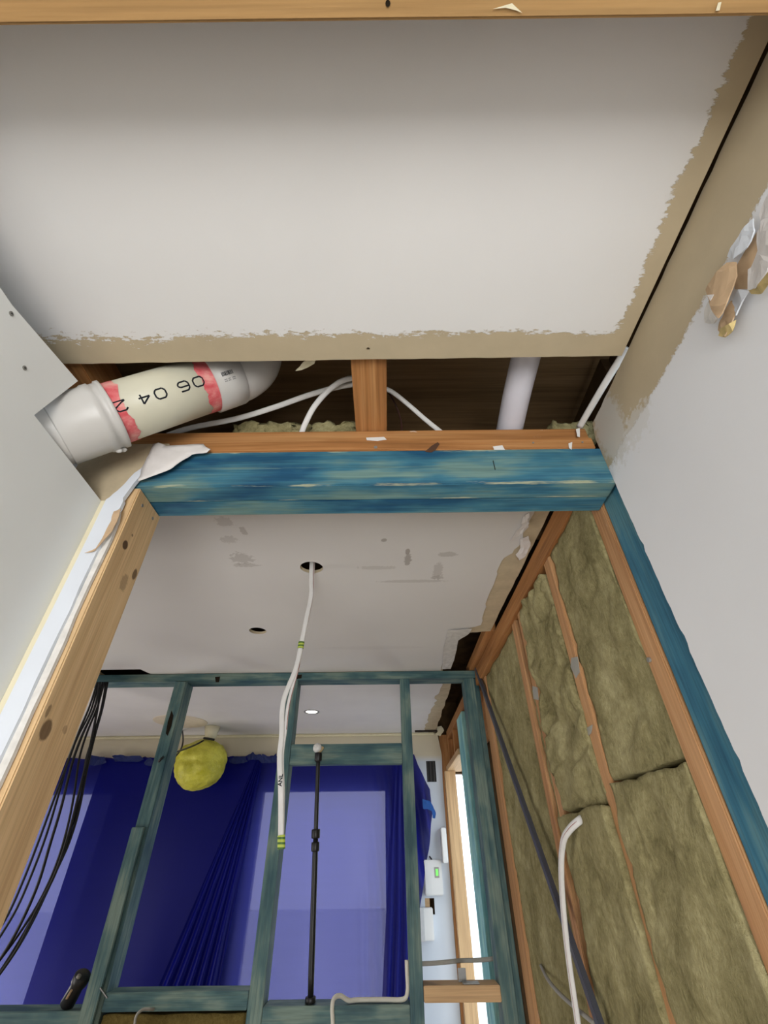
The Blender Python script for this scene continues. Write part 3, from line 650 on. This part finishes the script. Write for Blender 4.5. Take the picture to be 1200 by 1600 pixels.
timber('nogging', .112, .365, Y0, Y1, -.373, -.334, m_pale, pf)['label'] = 'unstained pale pine nogging'
timber('packer', -.999, -.950, Y0-.012, Y0-.001, -1.2, .105, m_teal, pf)['label'] = 'blue board nailed to the front of a stud'
q = P(462, 1056, Y=Y0)
flap('bolt_hole', [P(x, y, Y=Y0-.0006) for x, y in [(462, 1055), (472, 1054), (471, 1060), (464, 1061)]], m_hole, pf, .0004, .0001)
flap('bolt_hole', [P(x, y, Y=Y0-.0006) for x, y in [(336, 1058), (344, 1057), (342, 1066), (337, 1066)]], m_hole, pf, .0004, .0001)
flap('dark_stain', [P(x, y, Y=Y0-.0006) for x, y in [(268, 1110), (271, 1118), (268, 1134), (262, 1150), (259, 1146), (262, 1128)]], m_hole, pf, .0004, .0001)
fluffy('insulation_batt', -.93, -.47, Y0+.004, Y1, -1.0, -.391, 40, 8, 40, .004, 'brown insulation batt under the nogging of the partition bay with dark blue sheet', 12, 15, fluff_mat('brown_glass_wool', col(78, 66, 34), col(104, 90, 50), col(126, 112, 66)))

# ------------------------------------------------------------------ far doorway in the right wall
df = empty('doorway_framing', (.45, 3.1, FL), 'pale and teal timber framing around the bright doorway in the right wall', 'framing')
j0, j1 = P(696, 1222, Y=3.39), P(713, 1222, Y=3.39)
timber('jamb_stud', j0.x, j1.x, 3.39, 3.435, FL, .455, m_pale, df)
timber('corner_stud', .372, .452, 3.4635, 3.545, FL, .69, m_old, df)  # added behind the gap beside the jamb so that it stays dark
timber('lintel', .400, .50, 2.80, 3.435, .456, .486, m_pale, df)
timber('jamb_stud', .412, .50, 2.60, 2.80, FL, .635, plain('x', (0, 0, 0, 1)) if False else stained('daylit_teal_stained_timber', col(90, 150, 158, 1.4), col(120, 176, 180, 1.4), col(150, 196, 190, 1.4), .2), df)['label'] = 'teal stained jamb stud with doorway light in its colour'  # stain made lighter to carry the daylight falling on this stud
for y in (3.34, 3.05): timber('cripple_stud', .42, .50, y, y+.045, .487, .639, m_old, df)
struct(box('wall_right_backing', .502, .512, 2.22, 3.44, .456, .69, m_old, bevel=0))
tag(timber('ceiling_strip', P(648, 1140, Y=3.38).x, P(682, 1140, Y=3.38).x, 3.36, 3.385, P(665, 1144, Y=3.38).z, P(665, 1137, Y=3.38).z, plain('brown_black_wood', (.03, .022, .018, 1), .8)), 'brown-black wood strip at the torn corner of the far ceiling', 'timber')  # plain brown-black strip along the corner
tag(flap('torn_corner_paper', [P(x, y, Y=3.37) for x, y in [(678, 1136), (690, 1134), (694, 1142), (688, 1150), (680, 1148), (684, 1142)]], m_cream, None, .001, .004, 3), 'crumpled cream paper at the corner of far wall and ceiling', 'paper')
flat('strap', [(658, 1506, 'Y', 2.27), (690, 1504, 'Y', 2.27), (720, 1501, 'Y', 2.27), (750, 1500, 'Y', 2.27), (790, 1496, 'Y', 2.27)], .013, .003, m_grey, 'grey strap stretched across the bright doorway above the pale nogging')
bk = empty('metal_bracket', P(728, 1540, Y=2.17)+Vector((0, 0, 0)), 'clear grey angle bracket on top of the pale nogging', 'bracket')
box('foot', .245, .300, Y0+.01, Y0+.05, -.3335, -.331, m_galv, bk, .0005); box('upright', .235, .262, Y0+.05, Y0+.053, -.3335, -.300, m_galv, bk, .0005)

# ------------------------------------------------------------------ hanging cable from the ceiling hole
hc = empty('hanging_cable', P(487, 887, Z=.70), 'pair of white cables hanging from the cable hole in the middle ceiling', 'cable')
YC = 1.164
def hang(px, wid, thk, mat, nm, off=0):
    pts = [P(x, y, Y=YC+off) for x, y in px]; pts[0] = pts[0]+Vector((0, 0, .09))
    return tube(nm, pts, wid/2, mat, hc, rb=thk/2, n=12, nrm=(0, -1, 0), sub=8)
hang([(484, 890), (486, 905), (486, 930), (478, 970), (470, 1010), (462, 1045), (446, 1085), (441, 1110), (440, 1150), (437, 1185), (439, 1240), (439, 1325)], .0125, .006, m_cable_w, 'sheath')
hang([(487, 890), (489, 905), (488, 932), (480, 972), (472, 1010), (464, 1048), (454, 1085), (449, 1110), (446, 1140), (441, 1180), (442, 1240), (441, 1322)], .0085, .005, m_cable_w, 'sheath', .006)
hang([(488, 890), (490, 905), (489, 932), (481, 972), (473, 1010), (466, 1048), (456, 1085), (451, 1110), (447.5, 1140)], .0012, .001, m_stripe, 'stripe', .0025)
nn = NT('yellow_green_tape'); zz = nn.n('SeparateXYZ', 2, {0: nn.oc()}); sw = nn.M('FRACT', nn.M('MULTIPLY', zz, 115.0)); m_yg = nn.fin(nn.mix(nn.M('GREATER_THAN', sw, .55), (.42, .50, .08, 1), (.06, .14, .03, 1)), .5, .3)
for ya, yb, xa, xb in ((1003, 1013, 471, 469.5), (1305, 1327, 439.5, 439.5)):
    bm = bmesh.new(); sweep(bm, [P(xa, ya, Y=YC), P(xb, yb, Y=YC)], .0082, .0055, 12, (0, -1, 0)); from_bm('tape_band', bm, m_yg, hc)['label'] = 'yellow and green tape band'
def text(name, s, loc, size, mat, parent, rot, ext=.0002):
    cu = bpy.data.curves.new(name, 'FONT'); cu.body = s; cu.size = size; cu.extrude = ext; cu.align_x = 'CENTER'; cu.align_y = 'CENTER'; cu.offset = .0003
    t = bpy.data.objects.new(name, cu); C.objects.link(t); dg = bpy.context.evaluated_depsgraph_get()
    me = bpy.data.meshes.new_from_object(t.evaluated_get(dg)); bpy.data.objects.remove(t)
    o = link(name, me, mat, parent, loc); o.rotation_euler = rot; return o
q = P(438.5, 1219, Y=YC-.0036)
text('cable_mark', 'ANL', q, .0125, m_ink, hc, Matrix(((0, -1, 0), (0, 0, -1), (1, 0, 0))).to_euler())['label'] = 'handwritten letters in black ink'

# black cables at the left, hanging from the partition's plate
rnd = random.Random(4); GK = 'black cables hanging at the left'
KL = [[(166, 1066), (158, 1110), (146, 1150), (134, 1190), (128, 1240), (112, 1290), (96, 1340), (70, 1400), (40, 1460), (8, 1510), (-40, 1570)],
      [(163, 1066), (152, 1105), (136, 1145), (124, 1185), (116, 1240), (106, 1290), (90, 1345), (66, 1400), (36, 1450), (0, 1500), (-40, 1550)],
      [(156, 1066), (148, 1105), (128, 1150), (112, 1195), (96, 1260), (78, 1320), (60, 1380), (34, 1440), (6, 1490), (-30, 1540)],
      [(154, 1066), (142, 1110), (122, 1150), (106, 1190), (92, 1240), (74, 1300), (52, 1360), (26, 1420), (-4, 1470)],
      [(160, 1066), (150, 1120), (140, 1170), (128, 1220), (116, 1270), (102, 1320), (84, 1370), (58, 1420), (28, 1480), (-10, 1535)],
      [(152, 1066), (140, 1104), (124, 1142), (108, 1186), (84, 1250), (62, 1310), (38, 1372), (12, 1430), (-20, 1480)],
      [(168, 1066), (160, 1106), (148, 1150), (136, 1200), (124, 1262), (110, 1310), (92, 1352), (62, 1412), (32, 1468), (-6, 1528)]]
KN_ = ['black cable behind the pine post, ' + q + ' from the right where they leave the teal plate' for q in ('second', 'third', 'fifth', 'sixth', 'fourth', 'seventh', 'first')]
for i, kp in enumerate(KL):
    pts = [P(x, y, Y=2.085-.012*(i % 3)) for x, y in kp]; pts[0] = pts[0]
    tag(tube('black_cable', pts, .0042 if i % 2 else .005, m_cable_b, n=8), KN_[i], 'cable', GK)

# ------------------------------------------------------------------ plastic sheet over the far windows
def film(name, d, tr, thin, label, alpha):
    n = NT(name); N = n.t.nodes
    a = N.new('ShaderNodeBsdfDiffuse'); a.inputs[0].default_value = d
    b_ = N.new('ShaderNodeBsdfTranslucent'); v = n.noise(n.mul(n.oc(), (1.5, 1, 26)), 1.0, 4, .6); n.put(b_.inputs[0], n.mix(v, tr, tuple(q*.8 for q in tr[:3])+(1,)))
    g = N.new('ShaderNodeBsdfGlossy'); g.inputs['Roughness'].default_value = .35; g.inputs[0].default_value = (.6, .6, .8, 1)
    t = N.new('ShaderNodeBsdfTransparent'); t.inputs[0].default_value = alpha
    m1 = N.new('ShaderNodeMixShader'); m1.inputs[0].default_value = thin; n.t.links.new(a.outputs[0], m1.inputs[1]); n.t.links.new(b_.outputs[0], m1.inputs[2])
    m2 = N.new('ShaderNodeMixShader'); m2.inputs[0].default_value = .015; n.t.links.new(m1.outputs[0], m2.inputs[1]); n.t.links.new(g.outputs[0], m2.inputs[2])
    m3 = N.new('ShaderNodeAddShader'); n.t.links.new(m2.outputs[0], m3.inputs[0]); n.t.links.new(t.outputs[0], m3.inputs[1])
    n.t.links.new(m3.outputs[0], n.out.inputs[0]); return n.m
m_dense = film('darkened_blue_plastic_film', (.005, .008, .24, 1), (.02, .025, .16, 1), .5, '', (.022, .022, .034, 1))  # denser film: folded layers, and the stretch with no window light behind
m_film = film('blue_plastic_film', (.007, .010, .22, 1), (.045, .05, .22, 1), .5, '', (.058, .053, .066, 1))
def sheet(name, left, right, ztop, zbot, ybase, folds, nx, nz, label, seed, group, mat=None):
    """hanging film; left(t), right(t) give X at height fraction t (0 top .. 1 bottom)"""
    bm = bmesh.new(); g = []
    for k in range(nz+1):
        t = k/nz; row = []
        for i in range(nx+1):
            s = i/nx; x = left(t)+(right(t)-left(t))*s
            zt = ztop + (.010*noise.noise(Vector((x*9, seed, 0)))+.014*noise.noise(Vector((x*31, seed, 3))))*(1-t)
            z = zt+(zbot-zt)*t
            row.append(bm.verts.new((x, ybase+folds(s, t, x, z), z)))
        g.append(row)
    for k in range(nz):
        for i in range(nx): bm.faces.new((g[k][i], g[k][i+1], g[k+1][i+1], g[k+1][i]))
    return tag(from_bm(name, bm, mat or m_film, smooth=True), label, 'plastic sheet', group)
XR = lambda px, py: P(px, py, Y=3.40).x
def rb(t):
    z = .50 - t*1.5
    pts = [(.50, XR(648, 1200)), (.41, XR(658, 1222)), (.30, XR(673, 1262)), (.17, XR(677, 1296)), (.0, XR(671, 1345)), (-.24, XR(657, 1425)), (-1.1, XR(652, 1600))]
    for (za, xa), (zb, xb) in zip(pts[:-1], pts[1:]):
        if z >= zb: u = max(0, min(1, (za-z)/(za-zb))); return xa+(xb-xa)*u
    return pts[-1][1]
GP = 'blue plastic sheets over the far windows'
def f1(s, t, x, z):
    y = .006*math.sin(x*9+z*3)+.008*noise.noise(Vector((x*4, z*1.2, 1)))
    k = max(0, (s-.86)/.14)                                            # gathered pleats along the right edge
    y += -k*.035*math.sin(x*85+z*10+noise.noise(Vector((x*6, z*2, 0)))*4)*min(1, t*6+.2) - .01*k
    return y*min(1, .25+t*4)
sheet('plastic_sheet', lambda t: -2.49, rb, .558, -1.0, 3.405, f1, 240, 60, 'wide translucent blue plastic sheet covering the far windows', 1, GP)
def pleat(amp, fr, ph): return lambda s, t, x, z: amp*math.sin(s*fr+ph+1.2*noise.noise(Vector((s*3, z*2, ph))))*(.3+.7*t) - .004
sheet('plastic_sheet', lambda t: XR(398, 1225)-t*.50, lambda t: XR(408, 1225)-t*.10, .548, -1.0, 3.375, pleat(.014, 34, 0), 70, 40, 'folded blue sheet end hanging diagonally beside the middle stud', 2, GP, m_dense)
sheet('plastic_sheet', lambda t: XR(150, 1225)+.01*t, lambda t: XR(398, 1225)-t*.14, .551, -1.0, 3.395, pleat(.006, 7, 1), 60, 40, 'dark blue sheet added to shade the unlit stretch between the two far windows', 3, GP, m_dense)  # extra dense layer darkens the film where only wall stands behind it
sheet('plastic_sheet', lambda t: XR(616, 1222)-t*.12, lambda t: XR(640, 1222)-.015*t, .540, -1.0, 3.345, pleat(.010, 22, 2), 50, 40, 'gathered blue sheet fold at the right side of the right window', 4, GP)
GT = 'blue tape along the top of the plastic sheet'
rnd = random.Random(9)
TP = [(150, 1188, 34, 'far left beside the black cables'), (200, 1184, 50, 'left of the bag, above a torn notch'), (238, 1190, 26, 'touching the teal stud left of the bag'), (372, 1186, 30, 'first right of the yellow bag'), (398, 1182, 26, 'second right of the yellow bag'), (420, 1186, 30, 'just left of the hanging cable')]
for i, (x, y, wd, where) in enumerate(TP):
    a = [(x-wd/2, y+rnd.uniform(-4, 3)), (x-wd*rnd.uniform(.1, .35), y-6+rnd.uniform(-3, 4)), (x+wd*rnd.uniform(0, .2), y-2+rnd.uniform(-3, 4)), (x+wd*.38, y-5+rnd.uniform(-4, 3)), (x+wd/2, y+3), (x+wd*.3, y+6), (x-wd*.1, y+rnd.uniform(4, 9)), (x-wd*.4, y+6)]
    tag(flap('tape_strip', [P(px, py, Y=3.36) for px, py in a], m_tape, None, .0008, .004, i), 'crinkled blue tape holding the sheet top, ' + where, 'tape', GT)
tag(flap('tape_strip', [P(x, y, Y=3.345) for x, y in [(660, 1248), (672, 1252), (677, 1260), (681, 1270), (680, 1279), (676, 1278), (675, 1268), (668, 1264), (661, 1264)]], plain('bright_blue_tape', col(25, 78, 150), .5, .3), None, .0008, .003, 8), 'bright blue tape tail hooking off the right edge of the sheet', 'tape', GT)

# ------------------------------------------------------------------ ceiling fittings in the far room
q = P(282, 1128, Z=.697)
bm = bmesh.new(); sweep(bm, [(q.x, q.y, .6998), (q.x, q.y, .697)], [.165, .162], n=48); tag(from_bm('ceiling_patch', bm, plain('cream_plaster', col(196, 184, 164, 1.2), .8, .1, .06, 30)), 'round cream plaster patch on the far ceiling above the yellow bag', 'patch')
q = Vector((-.451, 2.836, .6995)); dl = empty('downlight', q, 'lit recessed downlight glowing in the far ceiling', 'downlight')
def lathe(name, c, prof, mat, parent, n=32):
    bm = bmesh.new(); rg = [[bm.verts.new((c.x+r*math.cos(2*math.pi*k/n), c.y+r*math.sin(2*math.pi*k/n), c.z+z)) for k in range(n)] for r, z in prof]
    for a_, b_ in zip(rg[:-1], rg[1:]):
        for k in range(n): bm.faces.new((a_[k], a_[(k+1) % n], b_[(k+1) % n], b_[k]))
    return from_bm(name, bm, mat, parent, smooth=True)
lathe('trim_ring', q, [(.046, 0), (.046, -.003), (.036, -.003), (.034, .003)], m_galv, dl)
bm = bmesh.new(); sweep(bm, [q+Vector((0, 0, .006)), q+Vector((0, 0, .0))], .0335, n=32); from_bm('lens', bm, m_lens, dl)
# bagged lamp
bc = P(313, 1192, Y=3.18); yb = empty('bagged_lamp', bc, 'lamp wrapped in a yellow plastic bag hanging from the far ceiling', 'lamp')
bm = bmesh.new(); bmesh.ops.create_icosphere(bm, subdivisions=5, radius=1)
for v in bm.verts:
    d = v.co.normalized(); r = .150*(1+.10*noise.noise(d*1.7+Vector((3, 1, 0)))+.035*noise.noise(d*6)+.03*abs(noise.noise(d*4+Vector((0, 5, 0)))))
    p = Vector((d.x*r*1.08, d.y*r, d.z*r*.96))
    if d.z > .55: p *= 1-.25*(d.z-.55); 
    cr = math.exp(-((d.x-.0)**2*1.5+(d.z+.05)**2*40)); p -= d*.018*cr
    v.co = bc+p
nn = NT('yellow_plastic_bag'); N_ = nn.t.nodes
nn.put(nn.b.inputs['Base Color'], nn.ramp(nn.noise(nn.oc(), 12, 4, .6), [(.35, (.50, .47, .03, 1)), (.6, (.72, .68, .09, 1))])); nn.bump(nn.noise(nn.oc(), 35, 5, .6, 1.0), .7, .01); nn.b.inputs['Roughness'].default_value = .4; nn.b.inputs['Subsurface Weight'].default_value = .15; nn.b.inputs['Subsurface Radius'].default_value = (.02, .02, .01)
from_bm('bag', bm, nn.m, yb, smooth=True)
tube('tie', [bc+Vector(p) for p in ((.015, -.07, .128), (.05, -.085, .122), (.085, -.07, .118))], .007, m_black, yb)
bm = bmesh.new(); sweep(bm, [bc+Vector((.03, 0, .12)), bc+Vector((.03, 0, .698-bc.z))], [.03, .05], n=24); from_bm('ceiling_rose', bm, m_cream, yb, smooth=True)
tube('black_cord', [P(318, 1157, Y=3.06), P(305, 1164, Y=3.0), P(290, 1170, Y=2.8), P(275, 1175, Y=2.5), P(258, 1180, Y=2.24), P(254, 1184, Y=2.108), P(248, 1190, Y=2.105)], .005, m_cable_b, yb)
tube('black_cord', [P(285, 1142, Z=.6985), P(286, 1158, Y=3.1), P(282, 1172, Y=3.0), P(272, 1184, Y=2.8), P(262, 1192, Y=2.4)], .005, m_cable_b, yb)

# ------------------------------------------------------------------ pole, tools and cable on the noggings
pa, pb = P(485, 1567, Y=2.15), P(497.5, 1176, Y=2.098)
pa.z = -.3745
pe = empty('extension_pole', pa, 'black telescopic pole propped upright on a nogging against the partition', 'pole')
def pp(t): return pa+(pb-pa)*t
for nm, t0, t1, ra_, mt in (('lower_tube', .012, .60, .0105, m_black), ('upper_tube', .60, .975, .0085, m_black), ('joint', .545, .585, .0155, m_black), ('joint', .60, .64, .0165, m_black), ('foot', 0, .02, .018, m_black), ('top_socket', .955, 1.0, .015, m_black)):
    bm = bmesh.new(); sweep(bm, [pp(t0), pp(t0+(t1-t0)*.12), pp(t0+(t1-t0)*.88), pp(t1)], [ra_*.9, ra_, ra_, ra_*.9], n=16); from_bm(nm, bm, mt, pe, smooth=True)
bm = bmesh.new(); bmesh.ops.create_icosphere(bm, subdivisions=2, radius=.019)
for v in bm.verts: v.co = pb+Vector((-.006, 0, .018))+Vector((v.co.x, v.co.y*.6, v.co.z))
from_bm('clamp_knob', bm, plain('clear_plastic', (.62, .62, .60, 1), .3, .5), pe)
timber_ab('clamp_arm', pb+Vector((0, 0, -.003)), pb+Vector((.018, .004, .022)), .012, .008, (0, 1, 0), plain('brass', (.45, .33, .16, 1), .4, .5), pe)
ta, tb_ = P(106, 1564, Y=2.15), P(131, 1522, Y=2.12); ta.z = -.372
to = empty('torch', ta, 'black hand torch leaning on the left nogging beside the sloping stud', 'torch')
bm = bmesh.new(); sweep(bm, [ta+(tb_-ta)*t for t in (0, .04, .62, .72, .95, 1)], [.020, .023, .021, .026, .027, .022], n=18); from_bm('barrel', bm, m_black, to, smooth=True)
bm = bmesh.new(); sweep(bm, [ta+(tb_-ta)*.90+Vector((0, -.026, .003)), ta+(tb_-ta)*.97+Vector((0, -.026, .003))], .007, n=10); from_bm('switch', bm, m_steel, to, smooth=True)
bm = bmesh.new(); sweep(bm, [ta+(tb_-ta)*.25+Vector((0, -.0225, 0)), ta+(tb_-ta)*.55+Vector((0, -.0215, 0))], .006, .002, n=8); from_bm('label_strip', bm, m_btan, to, smooth=True)
tag(timber_ab('nail_plate', P(156, 1543, Y=2.085), P(168, 1560, Y=2.085), .006, .003, (0, -1, 0), m_galv), 'small silver metal strip at the foot of the sloping stud', 'metal strip')
z1 = -.376
pts = [P(519, 1640, Y=2.10), P(520, 1600, Y=2.10), P(519, 1575, Y=2.102), P(522, 1560, Y=2.11), P(532, 1556, Y=2.125)] 
pts += [Vector((P(545, 1562, Y=2.14).x, 2.14, z1+.008)), Vector((P(560, 1563, Y=2.15).x, 2.15, z1+.007)), Vector((P(600, 1562, Y=2.15).x, 2.15, z1+.007)), Vector((P(630, 1560, Y=2.14).x, 2.14, z1+.009)), P(638, 1548, Y=2.13), P(638.5, 1520, Y=2.125), P(639, 1500, Y=2.125)]
pts[-3].x = min(pts[-3].x, .059); pts[-2].x = min(pts[-2].x, .059); pts[-1].x = min(pts[-1].x, .059)
tag(tube('grey_cable', pts, .0065, plain('warm_white_cable', (.62, .60, .52, 1), .5), n=10), 'pale cable lying on the right nogging and bent over its front', 'cable')
tag(tube('thin_wire', [P(210, 1620, Y=2.07), P(212, 1590, Y=2.07), P(222, 1578, Y=2.08), P(234, 1577, Y=2.10), P(240, 1577, Y=2.119)], .004, m_grey), 'thin grey wire below the middle nogging', 'wire')

# ------------------------------------------------------------------ fittings on the far wall at the right
vt = empty('wall_vent', P(672, 1190, Y=YF), 'dark rectangular vent slot high on the far wall', 'vent')
x0, x1 = vent[0][0], vent[1][0]
box('vent_back', x0-.004, x1+.004, YF+.0125, YF+.04, .396, .529, m_black, vt, 0)
for a in (.0, .34, .70): box('slat', x0+.002+(x1-x0)*a, x0+.010+(x1-x0)*a, YF+.001, YF+.012, .401, .524, plain('dark_slat', (.05, .045, .045, 1), .5), vt, .001)
q = P(678, 1370, Y=YF-.02); cp = empty('control_panel', q, 'white alarm control panel with a green lit screen on the far wall', 'control panel')
box('casing', q.x-.058, q.x+.050, YF-.028, YF-.001, q.z-.085, q.z+.080, m_white, cp, .005); box('display', q.x+.005, q.x+.032, YF-.030, YF-.0275, q.z-.005, q.z+.045, m_grey, cp, .001); box('lit_digits', q.x+.012, q.x+.026, YF-.0315, YF-.0295, q.z+.005, q.z+.036, m_greenled, cp, 0)
tag(tube('thin_wire', [P(676, 1352, Y=YF-.006), P(675, 1344, Y=YF-.006), P(671, 1338, Y=YF-.002)], .004, m_black), 'short black wire above the white control panel', 'wire')
q = P(666, 1441, Y=YF-.03); jb = empty('switch_box', q, 'white open switch box below the hole in the far wall', 'box')
box('casing', q.x-.050, q.x+.040, YF-.05, YF-.001, q.z-.075, q.z+.062, m_white, jb, .004)
box('lid', q.x-.052, q.x-.012, YF-.056, YF-.0505, q.z-.078, q.z+.064, plain('greyed_plastic', (.6, .6, .6, 1)), jb, .002)
tag(box('timber_block', box_hole[0][0]-.006, box_hole[0][0]+.028, YF+.0125, YF+.09, box_hole[0][1]-.01, box_hole[2][1]+.01, m_pale), 'pale wood showing inside the hole above the switch box', 'timber')
q = P(695, 1320, Y=YF-.05); tag(box('white_sensor', q.x-.020, q.x+.012, YF-.07, YF-.001, q.z-.088, q.z+.085, m_white, None, .004), 'slim white upright sensor box at the edge of the far wall', 'sensor')

# ------------------------------------------------------------------ lift everything from eye level to floor level
for o in list(C.objects):
    if o.parent is None and o.type in ('MESH', 'EMPTY'): o.location.z += CAMZ
